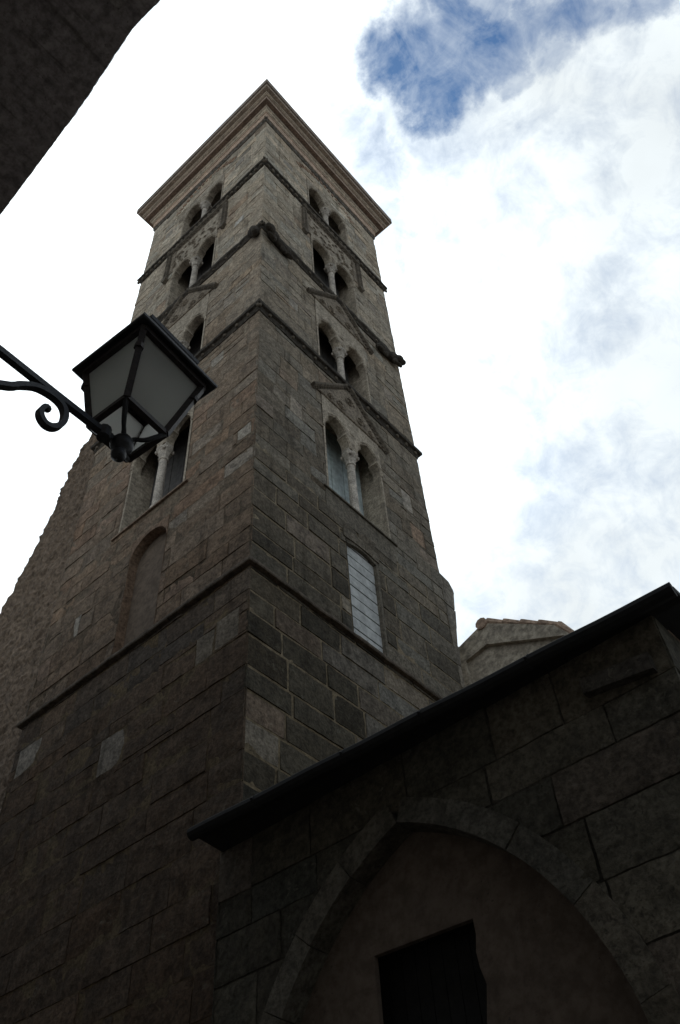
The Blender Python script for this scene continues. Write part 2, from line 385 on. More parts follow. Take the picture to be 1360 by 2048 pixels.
# storeys: sill, springing, capital foot, apex, top of slab
ST = [(16.05, 18.33, 17.9, 19.12, 19.70), (20.9, 23.0, 22.66, 23.74, 24.62), (25.7, 28.35, 27.95, 28.95, 30.42), (30.9, 32.95, 32.6, 33.6, 33.95)]
holesR = [hole(UR, s[0], s[4]) for s in ST] + [(2.58, 3.56, 12.3, 15.0)]
holesL = [hole(UL, s[0], s[4]) for s in ST] + [(2.36, 3.46, 12.3, 15.35)]
PA = (.36, .33, .285); PB = (.335, .295, .245)
paleR = [(1.02, 1.42, 17.75, 18.35, PB), (4.93, 5.32, 17.9, 18.65, PA), (4.92, 5.29, 22.75, 23.3, PB), (1.05, 1.4, 22.7, 23.15, PA), (4.84, 5.25, 27.95, 28.5, PB), (.85, 1.33, 28.0, 28.45, PB), (.9, 1.4, 33.0, 33.5, PA), (4.7, 5.4, 33.2, 33.7, PA), (5.1, 5.6, 16.9, 17.5, (.30, .22, .16))]
paleL = [(.8, 1.22, 27.75, 28.2, (.56, .54, .50)), (4.9, 5.3, 27.9, 28.4, PB), (.1, .5, 15.95, 16.35, PA), (5.2, 5.85, 10.95, 11.55, (.25, .23, .20)), (2.66, 3.3, 9.75, 10.45, (.22, .20, .172)), (.2, .72, 10.75, 11.35, (.19, .165, .132)), (.74, 1.15, 10.7, 11.25, (.20, .175, .14)), (4.82, 5.05, 13.7, 14.3, (.29, .27, .235)), (1.0, 1.5, 33.3, 33.9, PA), (4.6, 5.1, 33.0, 33.5, PA), (.9, 1.35, 22.6, 23.2, PB), (1.15, 1.6, 20.0, 20.4, PA)]
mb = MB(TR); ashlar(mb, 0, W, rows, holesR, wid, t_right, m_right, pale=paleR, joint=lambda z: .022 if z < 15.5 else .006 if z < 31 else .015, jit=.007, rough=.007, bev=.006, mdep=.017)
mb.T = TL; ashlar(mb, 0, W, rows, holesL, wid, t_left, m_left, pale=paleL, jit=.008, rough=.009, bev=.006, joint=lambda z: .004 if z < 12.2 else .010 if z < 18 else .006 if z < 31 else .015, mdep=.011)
rows2 = rows[::1]
for T in (TB, TBB):
    mb.T = T; ashlar(mb, 0, W, rows2, [], lambda z: (1.2, 2.0), t_right, m_right, cell=.5)
mb.build('wall', M['stone'], tower)

# mouldings that run round all four sides
def sweep(mb, prof, n=24):
    rings = []
    for o_, z in prof:
        ring = []
        cs = [(o_, -o_), (o_, W+o_), (-W-o_, W+o_), (-W-o_, -o_)]
        for i in range(4):
            a, b = cs[i], cs[(i+1) % 4]
            for k in range(n): ring.append((a[0]+(b[0]-a[0])*k/n, a[1]+(b[1]-a[1])*k/n, z))
        rings.append(ring)
    return rings
def course(name, prof, mat, wob=0.0, beads=None, chip=0.0, n=60):
    mb = MB(); R = sweep(mb, prof, n); S = random.random()*50; ids = []
    for j, ring in enumerate(R):
        row = []
        for (x, y, z) in ring:
            k = noise.noise((x*3.1+S, y*3.1, z*3)) * wob + noise.noise((x*9+S, y*9, z*8))*wob*.6
            cut = max(0, noise.noise((x*1.3+S, y*1.3, S))-.25)*chip if 0 < j < len(R)-1 else 0
            cx, cy = x+3, y-3; l = max(abs(cx), abs(cy))
            s_ = (k-cut)/l if 0 < j < len(R)-1 else 0
            if name == 'cornice':  # bands of different stone; the dark ones also paint in soffit shade
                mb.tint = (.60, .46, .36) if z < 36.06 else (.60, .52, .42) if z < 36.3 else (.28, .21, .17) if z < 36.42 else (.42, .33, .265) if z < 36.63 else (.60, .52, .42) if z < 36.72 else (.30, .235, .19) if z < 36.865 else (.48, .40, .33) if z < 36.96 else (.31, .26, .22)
            row.append(mb.w((x+cx*s_, y+cy*s_, z + k*.5)))
        ids.append(row)
    for a, b in zip(ids, ids[1:]):
        for k in range(len(a)): mb.f.append([a[k], a[(k+1) % len(a)], b[(k+1) % len(a)], b[k]])
    nf0 = len(mb.f)
    if beads:
        for T in (TL, TR):
            mb.T = T
            for (z, d, step, ru, rz, rd) in beads:
                u = -.1
                while u < W+.15:
                    mb.blob(u+random.uniform(-.02, .02), z+random.uniform(-.015, .015), d, ru*random.uniform(.8, 1.15), rz*random.uniform(.8, 1.2), rd*random.uniform(.85, 1.1), 7, 5, .12); u += step
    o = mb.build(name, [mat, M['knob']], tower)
    for p in o.data.polygons[nf0:]: p.material_index = 1
    return o
course('string_course', [(-.05, 12.155), (.08, 12.16), (.09, 12.185), (.075, 12.25), (.03, 12.32), (-.05, 12.33)], M['ledge'], .010, None, .02)
course('string_course', [(-.05, 20.83), (.02, 20.84), (.035, 20.93), (.05, 21.0), (.11, 21.02), (.12, 21.05), (.12, 21.13), (-.05, 21.18)], M['course'], .010, [(20.95, .045, .40, .055, .06, .05)], .03)
course('string_course', [(-.05, 25.68), (.02, 25.69), (.04, 25.78), (.09, 25.84), (.10, 25.88), (.09, 25.98), (-.05, 26.02)], M['course'], .020, [(25.78, .045, .5, .06, .05, .03)], .06)
course('string_course', [(-.05, 30.78), (.02, 30.80), (.03, 30.90), (.07, 30.98), (.105, 31.0), (.11, 31.04), (.11, 31.12), (-.05, 31.16)], M['course'], .010, [(30.89, .05, .22, .075, .09, .045), (31.05, .095, .22, .06, .05, .03)], .02)
course('frieze', [(-.05, 35.28), (.03, 35.32), (.05, 35.38), (.05, 35.58), (-.05, 35.62)], M['frieze'], .008, [(35.47, .05, .19, .055, .09, .03)], .0)
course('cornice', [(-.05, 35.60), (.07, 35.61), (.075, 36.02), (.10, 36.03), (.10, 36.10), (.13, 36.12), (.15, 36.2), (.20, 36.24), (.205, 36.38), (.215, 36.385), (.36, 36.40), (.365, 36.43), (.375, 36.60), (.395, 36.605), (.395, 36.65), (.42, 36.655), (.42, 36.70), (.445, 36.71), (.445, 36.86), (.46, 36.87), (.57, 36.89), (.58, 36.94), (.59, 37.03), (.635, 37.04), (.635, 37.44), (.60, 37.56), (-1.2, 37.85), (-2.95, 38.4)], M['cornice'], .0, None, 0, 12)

# --- paired arched windows
def foil(a, h, kind):
    """right half of an arch head, from springing to apex"""
    pts = []
    if kind == 'round':
        st = max(0, h-a)
        pts = [(a, 0)] + [(a*math.cos(t), st + (h-st)*math.sin(t)) for t in [math.pi/2*i/12 for i in range(13)]]
    else:
        cu, cz = .70*a, .46*h
        for i in range(9):                                   # lower lobe
            t = i/8; pts.append((a + (cu-a)*t + .10*a*math.sin(math.pi*t), cz*t + .03*h*math.sin(math.pi*t)))
        pts.append((cu-.05*a, cz+.005*h)); pts.append((cu-.03*a, cz+.06*h))
        for i in range(1, 11):                               # upper lobe rising to a point
            t = i/10; pts.append((cu*(1-t) + .30*a*math.sin(math.pi*t)*(1-.45*t), cz+.06*h + (h-cz-.06*h)*(t**.85)))
    return pts
def arch_line(c, a, z0, h, kind):
    r = foil(a, h, kind); return [(c+x, z0+z) for x, z in r] + [(c-x, z0+z) for x, z in r[::-1][1:]]
def bar(mb, p0, p1, wdt, dep, ext=0.0, dent=0.0):
    a, b = Vector(p0), Vector(p1); t = (b-a).normalized(); n = Vector((-t.y, t.x)); a = a-t*ext; b = b+t*ext
    if n.y < 0: n = -n
    prof = [(0, .0), (.0, dep*.25), (wdt*.3, dep*.45), (wdt*.55, dep*.92), (wdt*.75, dep), (wdt, dep), (wdt, 0)]
    K = max(2, int((b-a).length/.12)); rings = []; S = random.random()*30
    for i in range(K+1):
        c = a+(b-a)*i/K; k = noise.noise((c.x*6+S, c.y*6, S))
        rings.append([mb.p(c.x+n.x*q+n.x*k*.012, c.y+n.y*q+n.y*k*.012, d*(1+.15*k) if d else -.02) for q, d in prof])
    for r0, r1 in zip(rings, rings[1:]):
        for k in range(len(prof)-1): mb.f.append([r0[k], r0[k+1], r1[k+1], r1[k]])
    mb.f.append(rings[0][::-1]); mb.f.append(rings[-1])
    if dent:
        m = int((b-a).length/dent)
        for i in range(m):
            c = a+(b-a)*((i+.5)/m)+n*wdt*.28
            mb.blob(c.x, c.y, dep*.42, dent*.33, wdt*.24, dep*.3, 6, 4, .1)
def spiral(mb, cu, cz, d, r, turns, sgn, rad=.018):
    pts = []
    for i in range(22):
        t = i/21; a = sgn*turns*2*math.pi*t; rr = r*(1-.85*t); pts.append((cu+rr*math.cos(a), cz+rr*math.sin(a), d))
    mb.tube(pts, rad, 5)
def bifora(T, uc, st, kind, style, shutter, name='window'):
    zs, zp, zc, za, zt = st; hw = HW; a = .415; pier = .15; cL, cR = uc-(pier+a), uc+(pier+a); h = za-zp; hh = hw
    slab = MB(T); slab.tint = (.33, .3, .25)
    out_ = [(uc-hh-.0, zp), (uc-hh, zt), (uc+hh, zt), (uc+hh, zp)]
    arR = arch_line(cR, a, zp, h, kind); arL = arch_line(cL, a, zp, h, kind)
    slab.prism(out_[:1] + [(uc-hh, zt), (uc+hh, zt), (uc+hh, zp)] + arR + arL, -.22, .012)
    # jambs narrow the opening a little on each side
    e = hw-(pier+2*a)
    slab.box(uc-hw, uc-hw+e, zs, zp, -.36, .004); slab.box(uc+hw-e, uc+hw, zs, zp, -.6, .004)
    # reveals behind
    for s_ in (-1, 1): slab.quad((uc+s_*hw, zs, -.0), (uc+s_*hw, zs, -.75), (uc+s_*hw, zt, -.75), (uc+s_*hw, zt, 0))
    slab.quad((uc-hw, zs, .0), (uc+hw, zs, .0), (uc+hw, zs, -.75), (uc-hw, zs, -.75))
    slab.quad((uc-hw, zt, .0), (uc+hw, zt, .0), (uc+hw, zt, -.75), (uc-hw, zt, -.75))
    wn = slab.build(name, M['panel'], tower)
    # column
    cm = MB(T); dc = -.12
    cm.lathe([(.145, zs), (.145, zs+.07), (.13, zs+.09), (.135, zs+.13), (.105, zs+.17), (.10, zs+.2), (.092, zc-.10), (.092, zc-.05)], uc, dc, 14)
    cm.build('column', M['column'], wn, smooth=False)
    cp = MB(T); q = math.pi/8
    cp.lathe([(.095, zc-.06), (.125, zc-.04), (.125, zc+.0), (.10, zc+.02), (.115, zc+.08), (.15, zc+.2), (.20, zc+.29), (.205, zc+.33), (.16, zc+.34)], uc, dc, 8, q)
    cp.prism([(uc-.14, zc+.33), (uc+.14, zc+.33), (uc+.17, zp+.02), (uc-.17, zp+.02)], -.215, -.005)
    for k in range(4):
        an = math.pi/4+k*math.pi/2; cp.blob(uc+.185*math.cos(an), zc+.27, dc+.185*math.sin(an), .04, .06, .04, 6, 4)
    cp.build('capital', M['column'], wn)
    if kind == 'foil' or True:
        am = MB(T)                                           # moulded rim round each arch head
        for c in (cL, cR):
            l = arch_line(c, a+.055, zp, h+.06, 'round' if kind == 'round' else 'foil')
            am.tube([(x, z, .012) for x, z in l], .022, 5)
        am.blob(uc, zp+.34*h, .01, .06, .09, .03); am.blob(uc, zp+.85*h, .01, .10, .05, .03)
        am.build('arch_moulding', M['panel'], wn)
    # shutters
    sh = MB(T); nb = 9; wd = 2*(hw-e)/nb
    for i in range(nb):
        u = uc-hw+e+wd*i; sh.box(u+.006, u+wd-.006, zs, zt-.02, -.66-.006*(i % 2), -.60-.006*(i % 2))
    sh.box(uc-hw, uc+hw, zs, zt, -.72, -.69)
    sh.build('shutter', M[shutter], wn)
    if style == 'gable':
        zg = zt-.06; zx = zg+1.32
        ty = MB(T); ty.prism([(uc-1.18, zg), (uc+1.18, zg), (uc, zx)], -.02, .03)
        rl = ty
        for s_ in (-1, 1):
            spiral(rl, uc+s_*.36, zg+.24, .045, .17, 1.6, s_); spiral(rl, uc+s_*.75, zg+.17, .045, .12, 1.5, -s_)
        spiral(rl, uc, zg+.72, .045, .18, 1.7, 1)
        for s_ in (-1, 1):
            pass
        rl.tube([(uc-1.1, zg+.01, .02), (uc+1.1, zg+.01, .02)], .03, 6)
        rl.build('tympanum', M['carved'], wn)
        hd = MB(T)
        for s_ in (-1, 1): bar(hd, (uc+s_*1.30, zg-.10), (uc, zx), .13, .11, .02, .13)
        hd.build('gable_hood', M['knob'], wn)
    if style == 'frame':
        fp = MB(T); y0 = 28.62
        fp.prism([(uc-1.22, 28.9), (uc-hw+.0, 28.9), (uc-hw, zt-.001), (uc+hw, zt-.001), (uc+hw, 28.9), (uc+1.22, 28.9), (uc+1.22, 30.5), (uc-1.22, 30.5)], .012, .03)
        rl = fp
        for k in range(46):
            uu = uc+random.uniform(-1.12, 1.12); zz = random.uniform(29.15, 30.2)
            if any(abs(uu-c) < a+.12 and zz < za+.15 for c in (cL, cR)): continue
            spiral(rl, uu, zz, .028, random.uniform(.05, .10), random.uniform(.8, 1.4), random.choice((1, -1)), .012)
        rl.blob(uc, zp+.45*h, .01, .07, .16, .035)
        rl.build('carved_field', M['carved'], wn)
        hd = MB(T); bar(hd, (uc-1.42, 30.44), (uc+1.42, 30.44), .18, .11, 0, .16)
        for s_ in (-1, 1):
            hd.box(uc+s_*1.34-.085, uc+s_*1.34+.085, 28.66, 30.41, -.02, .09, .03)
            for k in range(10): hd.blob(uc+s_*1.34, 28.78+.165*k, .085, .07, .065, .04, 6, 4, .1)
            hd.prism([(uc+s_*1.34-.12, 28.62), (uc+s_*1.34, 28.48), (uc+s_*1.34+.12, 28.62), (uc+s_*1.34, 28.8)], -.02, .11)
        hd.build('label_moulding', M['knob'], wn)
    if style == 'plain':
        rb = MB(T); rb.box(uc-hw, uc+hw, zs+.98, zs+1.03, -.46, -.42)
        rb.build('railing', M['green'], wn)
    if style == 'gable' and zs < 17:
        sl_ = MB(T); sl_.tint = (.15, .135, .11) if T is TR else (.24, .18, .135)
        sl_.box(uc-1.16, uc+1.22, zs-.045, zs, -.3, .045, .008)
        if T is TR: sl_.box(uc-1.10, uc+1.12, zs-.70, zs-.05, -.03, .006, .01)
        sl_.build('sill', M['stone'], wn)
    return wn
bifora(TR, UR, ST[0], 'foil', 'gable', 'board_pale'); bifora(TR, UR, ST[1], 'foil', 'gable', 'board_dark')
bifora(TR, UR, ST[2], 'round', 'frame', 'board_dark'); bifora(TR, UR, ST[3], 'foil', 'plain', 'board_dark')
bifora(TL, UL, ST[0], 'foil', 'gable', 'board_dark'); bifora(TL, UL, ST[1], 'foil', 'gable', 'board_dark')
bifora(TL, UL, ST[2], 'foil', 'frame', 'board_dark'); bifora(TL, UL, ST[3], 'foil', 'plain', 'board_dark')
# brick relieving arches over the top windows
for T, uc in ((TR, UR), (TL, UL)):
    rm = MB(T)
    for i in range(17):
        t = math.radians(38+104*i/16); c, s_ = math.cos(t), math.sin(t); r0, r1 = 1.72, 1.98; dz = 33.38
        tt = .055
        P = [(uc+c*r0-s_*-tt, dz+s_*r0+c*-tt), (uc+c*r0-s_*tt, dz+s_*r0+c*tt), (uc+c*r1-s_*tt, dz+s_*r1+c*tt), (uc+c*r1-s_*-tt, dz+s_*r1+c*-tt)]
        rm.tint = jitter((.36, .25, .18), .12); rm.prism(P, -.02, .014+random.uniform(0, .01))
    rm.build('relieving_arch', M['stone'], tower)

# low round-headed niche, left face
nm = MB(TL); nm.tint = (.2, .14, .1)
cu, hwN = 2.91, .55
arc = [(cu+hwN*math.cos(t), 14.72+hwN*math.sin(t)) for t in [math.pi*i/20 for i in range(21)]]
nm.prism([(2.36, 14.72), (2.36, 15.35), (3.46, 15.35), (3.46, 14.72)] + arc[1:-1], -.24, .004)
for u in (2.36, 3.46): nm.quad((u, 12.3, 0), (u, 12.3, -.25), (u, 14.8, -.25), (u, 14.8, 0))
nm.quad((2.36, 12.3, 0), (3.46, 12.3, 0), (3.46, 12.3, -.25), (2.36, 12.3, -.25))
no = nm.build('niche', M['stone'], tower)
nb = MB(TL); nb.box(2.30, 3.52, 12.2, 15.4, -.30, -.20); nb.build('niche_infill', M['plaster'], no)
# boarded window with a flat segmental head, right face
wm = MB(TR); wm.tint = (.15, .135, .11)
seg = [(3.52 - .90*i/12, 14.76 + .10*math.sin(math.pi*i/12)) for i in range(13)]
wm.prism([(2.58, 14.76), (2.58, 15.0), (3.56, 15.0), (3.56, 14.76)] + seg, -.30, .005)
for u in (2.58, 3.56): wm.quad((u, 12.3, 0), (u, 12.3, -.3), (u, 15, -.3), (u, 15, 0))
wm.box(3.49, 3.56, 12.3, 14.77, -.3, .012, .01); wm.quad((2.58, 12.3, 0), (3.56, 12.3, 0), (3.56, 12.3, -.3), (2.58, 12.3, -.3))
for k in range(5):
    wm.tint = jitter((.17, .15, .12), .1); wm.box(2.50+.22*k, 2.71+.22*k, 14.86+.05*math.sin(math.pi*(k+.5)/5), 15.12+.05*math.sin(math.pi*(k+.5)/5), -.02, .03, .01)
wo = wm.build('window', M['stone'], tower)
sm = MB(TR); k = 0; z = 12.32
while z < 14.86:
    sm.box(2.585, 3.50, z+.016, min(z+.258, 14.95), -.12, -.075+.004*(k % 2)); z += .276; k += 1
sm.box(2.585, 3.5, 12.3, 14.95, -.16, -.135)
for uu in (2.72, 3.05, 3.38):
    for zz in (12.5, 14.5): sm.blob(uu, zz, -.07, .012, .012, .01, 6, 4)
sm.build('shutter', M['board_white'], wo)

# carved crouching beasts on the corners of the third string course
def remesh(o, vox):
    md = o.modifiers.new('r', 'REMESH'); md.mode = 'VOXEL'; md.voxel_size = vox
    dg = bpy.context.evaluated_depsgraph_get(); me = bpy.data.meshes.new_from_object(o.evaluated_get(dg)); o.modifiers.clear()
    old = o.data; o.data = me
def beast(T, u0, flip, z=25.44):
    b = MB(T); f = -1 if flip else 1
    def B(u, zz, d, ru, rz, rd): b.blob(u0+f*u, z+zz, d*.9, ru*1.05, rz*1.1, rd, 12, 8)
    B(.50, .05, .10, .34, .15, .12); B(.22, .10, .13, .20, .18, .15); B(.02, .14, .20, .15, .15, .15)
    B(-.10, .06, .26, .09, .08, .10); B(.0, .28, .2, .05, .07, .05); B(.10, .28, .16, .05, .07, .05)
    B(.75, .02, .10, .16, .16, .13); B(.86, -.12, .12, .14, .06, .08); B(.20, -.12, .16, .10, .12, .08); B(.06, -.2, .2, .13, .05, .07)
    B(.62, -.14, .12, .12, .10, .07)
    for k in range(6): B(.95-.03*k, .0+.05*k, .07, .045, .045, .05)
    o = b.build('carved_beast', M['course'], tower); remesh(o, .028)
beast(TR, .12, False); beast(TR, W-.20, True)
cb = MB(TL)
cb.blob(.18, 25.55, .12, .16, .22, .16, 10, 7); cb.blob(.10, 25.35, .17, .11, .12, .12, 10, 7); cb.blob(.3, 25.68, .1, .14, .13, .12, 10, 7)
o = cb.build('carved_corbel', M['course'], tower); remesh(o, .03)

# battered buttress stub on the far right edge
bm_ = MB(TR); bm_.T = lambda u, z, d: Vector((d, u, z))
for z0, z1 in zip([4, 6, 8, 10, 11.5, 12.5, 13.1, 13.7, 14.3, 14.9, 15.5], [6, 8, 10, 11.5, 12.5, 13.1, 13.7, 14.3, 14.9, 15.5, 16.1]):
    f0 = lambda z: 6.12+.38*max(0, min(1, (z-13.9)/2.2)) + .0
    bm_.tint = jitter((.20, .18, .15), .12)
    e = random.uniform(-.02, .03)
    bm_.prism([(5.97, z0+.008), (f0(z0)+e, z0+.008), (f0(z1)+e, z1-.008), (5.97, z1-.008)], -1.6, -.01+random.uniform(-.012, .006))
bm_.tint = (.21, .19, .16); bm_.prism([(5.97, 16.1), (6.50, 16.1), (6.48, 16.22), (6.36, 16.40), (5.97, 16.46)], -1.6, -.012)
bm_.build('buttress', M['stone'], tower)

# ------------------------------------------------------------------ torn rubble wall on the left
rb = thing('rubble_wall', (-7.5, .8, 0), 'ragged broken rubble wall stub leaning on the left edge of the bell tower', 'wall')
mb = MB()
prof = [(0, 15.5), (4, 13.6), (8, 12.2), (12, 10.9), (15, 9.75), (17.7, 8.94), (18.2, 8.64), (19.7, 8.12), (20.5, 7.91), (21.7, 7.6), (22.9, 7.0), (23.8, 6.55), (24.3, 6.1)]
def edge(z):
    for (a, x0), (b, x1) in zip(prof, prof[1:]):
        if a <= z <= b: return x0+(x1-x0)*(z-a)/(b-a)
    return 6.0
NZ = 330; NU = 100; ids = []
for j in range(NZ+1):
    z = 24.25*j/NZ; e = edge(z)+noise.noise((z*1.7, 3, 1))*.06+noise.noise((z*5.2, 1, 7))*.03; row = []
    for i in range(NU+1):
        t = i/NU
        if t < .8: u = 5.9+(e-5.9)*t/.8; d = 0.0
        else: u = e; d = -(t-.8)/.2*1.6
        q = Vector((u*2.2, d*2.2, z*2.6)); cell = noise.voronoi(q)[0]
        k = .10*noise.noise((u*.9, z*.9, d))+.11*noise.noise((u*2.6, z*3.1, d*2.6))+.10*noise.noise((u*7, z*8, d*7))
        k += .035*(min(cell[1]-cell[0], .5)-.25)+.06*noise.noise((u*14, z*16, d*14))
        fall = min(1, max(.0, (u-6.0)/.5)); k *= (.25+.75*fall)*.42
        if t < .8: row.append(mb.w((-u, .10+.02 - k*.9 + .10*fall, z)))
        else: row.append(mb.w((-u - k*.9, .12-d+.10*fall - (k*.9)*(1-min(1, (t-.8)/.06)), z)))
    ids.append(row)
for j in range(NZ):
    for i in range(NU): mb.f.append([ids[j][i], ids[j][i+1], ids[j+1][i+1], ids[j+1][i]])
tp = [mb.w(mb.v[ids[NZ][i]] + Vector((.0, 1.5 if i < NU*.8 else 0, .0))) for i in range(NU+1)]
for i in range(NU): mb.f.append([ids[NZ][i], ids[NZ][i+1], tp[i+1], tp[i]])
mb.build('masonry', M['rubble'], rb)

# ------------------------------------------------------------------ side chapel in front, with the pointed arch
ch = thing('side_chapel', (2.9, 2.5, 0), 'low dark stone chapel with a walled-up pointed arch and a long black eave', 'chapel')
PY = -.30
def TP(u, z, d): return Vector((u, PY-d, z))
AC, AZ, AE, AR = 2.54, 3.40, 1.15, 3.15
def in_arch(u, z, grow=0.0):
    x = abs(u-AC)
    if z < AZ: return x < AR-AE+grow
    return (x+AE)**2+(z-AZ)**2 < (AR+grow)**2
def t_ch(u, z):
    c = (.078, .072, .055); r = random.random()
    if u > 4: c = (.118, .11, .087)
    if r < .2: c = (.115, .10, .082)
    return jitter(c, .10)
mb = MB(TP)
rowsP = [0, .55, 1.1, 1.68, 2.25, 2.8, 3.35, 3.9, 4.45, 5.0, 5.55, 6.05, 6.45, 7.07]
ashlar(mb, 0.0, 5.62, rowsP, [], lambda z: (.75, 1.35), t_ch, lambda u, z: (.055, .05, .04), mask=lambda u, z: in_arch(u, z, .12), cell=.07, joint=.0035, bev=.007, jit=.004, rough=.0045, mdep=.017, depth=.035, mcell=60)
for x0, rows_ in ((0.0, 1), (5.62, 1)):
    s = -1 if x0 == 0 else 1
    mb.T = (lambda u, z, d: Vector((5.62+d, PY+u, z))) if x0 else (lambda u, z, d: Vector((-d, PY+u, z)))
    ashlar(mb, 0, .3 if not x0 else 6.3, rowsP, [], lambda z: (.7, 1.2), t_ch, lambda u, z: (.055, .05, .042), cell=.2)
mb.build('wall', M['stone'], ch)
vm = MB(TP); nv = 15
def apt(t, r):          # t: 0 at right springing .. 1 apex
    th = t*math.acos(AE/AR); return r*math.cos(th)-AE, AZ+r*math.sin(th)
for s_ in (-1, 1):
    ts = [0]
    while ts[-1] < .93: ts.append(ts[-1]+random.uniform(.17, .25))
    ts[-1] = 1.0
    for t0, t1 in zip(ts, ts[1:]):
        ro = AR+.26+random.uniform(-.015, .02); P = []
        for k in range(5): x, z = apt(t0+.0012+(t1-t0-.0024)*k/4, AR); P.append((AC+s_*max(x, 0), z))
        for k in range(4, -1, -1): x, z = apt(t0+.0012+(t1-t0-.0024)*k/4, ro); P.append((AC+s_*max(x, 0), z))
        vm.tint = jitter((.12, .11, .088), .10); vm.prism(P, -.34, .012+random.uniform(-.006, .01))
    z = 0
    while z < AZ-.02:
        z1 = min(AZ, z+.5); vm.tint = jitter((.12, .11, .088), .1); x0_, x1_ = AC+s_*(AR-AE), AC+s_*(AR-AE+.32)
        vm.box(min(x0_, x1_), max(x0_, x1_), z+.004, z1-.004, -.34, .02, .008); z = z1
vm.build('arch', M['stone'], ch)
im = MB(TP); im.tint = (.2, .16, .13)
# plaster infill round the doorway
op = (1.93, 3.06, 5.30)
pts = []
for i in range(20): x, z = apt(i/19, AR+.06); pts.append((x, z))
outl = [(AC-(AR-AE)-.06, 0)] + [(AC-x, z) for x, z in pts] + [(AC+x, z) for x, z in pts[::-1][1:]] + [(AC+(AR-AE)+.06, 0)]
wob = [(op[1]+.02*math.sin(k*1.9)+.012*math.sin(k*5.1), op[2]-.02-k*.14) for k in range(38) if op[2]-.02-k*.14 > .02]
outl += [(op[1], 0)] + wob[::-1] + [(op[0], op[2]+.03), (op[0], 0)]
im.prism(outl, -.31, -.25)
io = im.build('arch_infill', M['plaster'], ch)
dm = MB(TP)
for k in range(13): dm.box(op[0]-.5+.155*k, op[0]-.355+.155*k, 0.02, 5.6, -.58, -.52)
dm.build('door', M['door'], ch)
cbm = MB(TP); cbm.prism([(4.80, 6.58), (5.47, 6.48), (5.47, 6.66), (4.80, 6.74)], -.05, .09); cbm.tint = (.1, .1, .1)
cbm.build('corbel_stone', M['course'], ch)
# roof: slab with soffit, gutter along the front, tiles behind
e0, e1 = Vector((.06, -.80, 7.12)), Vector((5.92, -.455, 7.12))
rm = MB()
def rp(x, y, z): return rm.w((x, y, z))
a = [rp(e0.x, e0.y+.04, 7.07), rp(e1.x, e1.y+.04, 7.07), rp(5.92, 6.3, 8.0), rp(.02, 6.3, 8.0)]
b = [rp(e0.x, e0.y+.04, 7.13), rp(e1.x, e1.y+.04, 7.13), rp(5.92, 6.3, 8.1), rp(.02, 6.3, 8.1)]
rm.f += [a, b] + [[a[i], a[(i+1) % 4], b[(i+1) % 4], b[i]] for i in range(4)]
c_ = [rp(.04, -.27, 7.05), rp(5.90, -.27, 7.05), rp(5.90, -.415, 7.06), rp(.065, -.755, 7.06)]
rm.f.append(c_)
ro = rm.build('roof', M['gutter'], ch)
gm = MB(); dv = (e1-e0).normalized()
gp = [e0+dv*((e1-e0).length*i/24)+Vector((0, 0, -.060+.005*math.sin(i*1.1))) for i in range(25)]
gm.tube(gp, .075, 10, True, True)
for k in (4, 9, 13, 18):
    gm.tube([gp[k]+Vector((0, 0, -.08)), gp[k]+Vector((0, -.085, 0)), gp[k]+Vector((0, -.0, .085))], .016, 6, True, True)
gm.build('gutter', M['gutter'], ro)
tmx = MB()
for i in range(26):
    x = .15+5.65*i/25; f = i/25; y0 = e0.y+(e1.y-e0.y)*f
    tmx.tube([(x, y0+.55, 7.20), (x, 6.2, 8.12)], .075, 6, True, True)
tmx.build('roof_tile', M['tile'], ro)['kind'] = 'stuff'
# stained vertical band of masonry at the chapel's inner corner is part of its wall; back body closes the volume
bb = MB(); bb.tint = (.17, .15, .13); bb.T = lambda u, z, d: Vector((u, d, z)); bb.box(.02, 5.6, 0, 6.9, 5.6, 6.2); bb.build('back_wall', M['plaster'], ch)

# ------------------------------------------------------------------ small gabled roof behind the chapel
gb = thing('gabled_annex', (.9, 8.5, 0), 'small pale plastered gable with tiled verge peeking over the dark chapel eave', 'annex')
GY = 7.0
def TG(u, z, d): return Vector((u, GY-d, z))
G = [(-.46, 14.97), (.32, 15.26), (1.94, 14.12), (2.14, 13.76), (2.14, 0), (-.46, 0)]
gm = MB(TG); gm.tint = (.3, .27, .22)
gm.prism(G, -4.5, 0)
gm.prism([(-.50, 12.5), (-.30, 12.5), (-.30, 14.5), (.3, 14.62), (1.5, 14.03), (1.98, 13.8), (2.16, 13.7), (2.16, 13.78), (1.95, 14.13), (.32, 15.23), (-.50, 14.93)], 0, .10)
gw = gm.build('wall', M['roofpl'], gb)
rt = MB(TG)
def tile_row(p0, p1, n, lift=.0):
    a, b = Vector(p0), Vector(p1)
    for i in range(n):
        q0, q1 = a+(b-a)*(i/n), a+(b-a)*((i+1.12)/n)
        rt.tube([(q0.x, q0.y+.05, .02), (q1.x, q1.y+.015, .02)], [.105, .085], 8)
        for kk in range(1, 12): rt.tube([(q0.x, q0.y+.05, -.02-.36*kk), (q1.x, q1.y+.015, -.02-.36*kk)], [.105, .085], 6)
tile_row((.42, 15.20), (1.98, 14.10), 4); tile_row((1.98, 14.08), (2.2, 13.72), 1)
rt.tube([(.30, 15.22, .14), (.30, 15.24, -4.5)], .15, 10)
rt.build('roof_tile', M['tile'], gb)['kind'] = 'stuff'

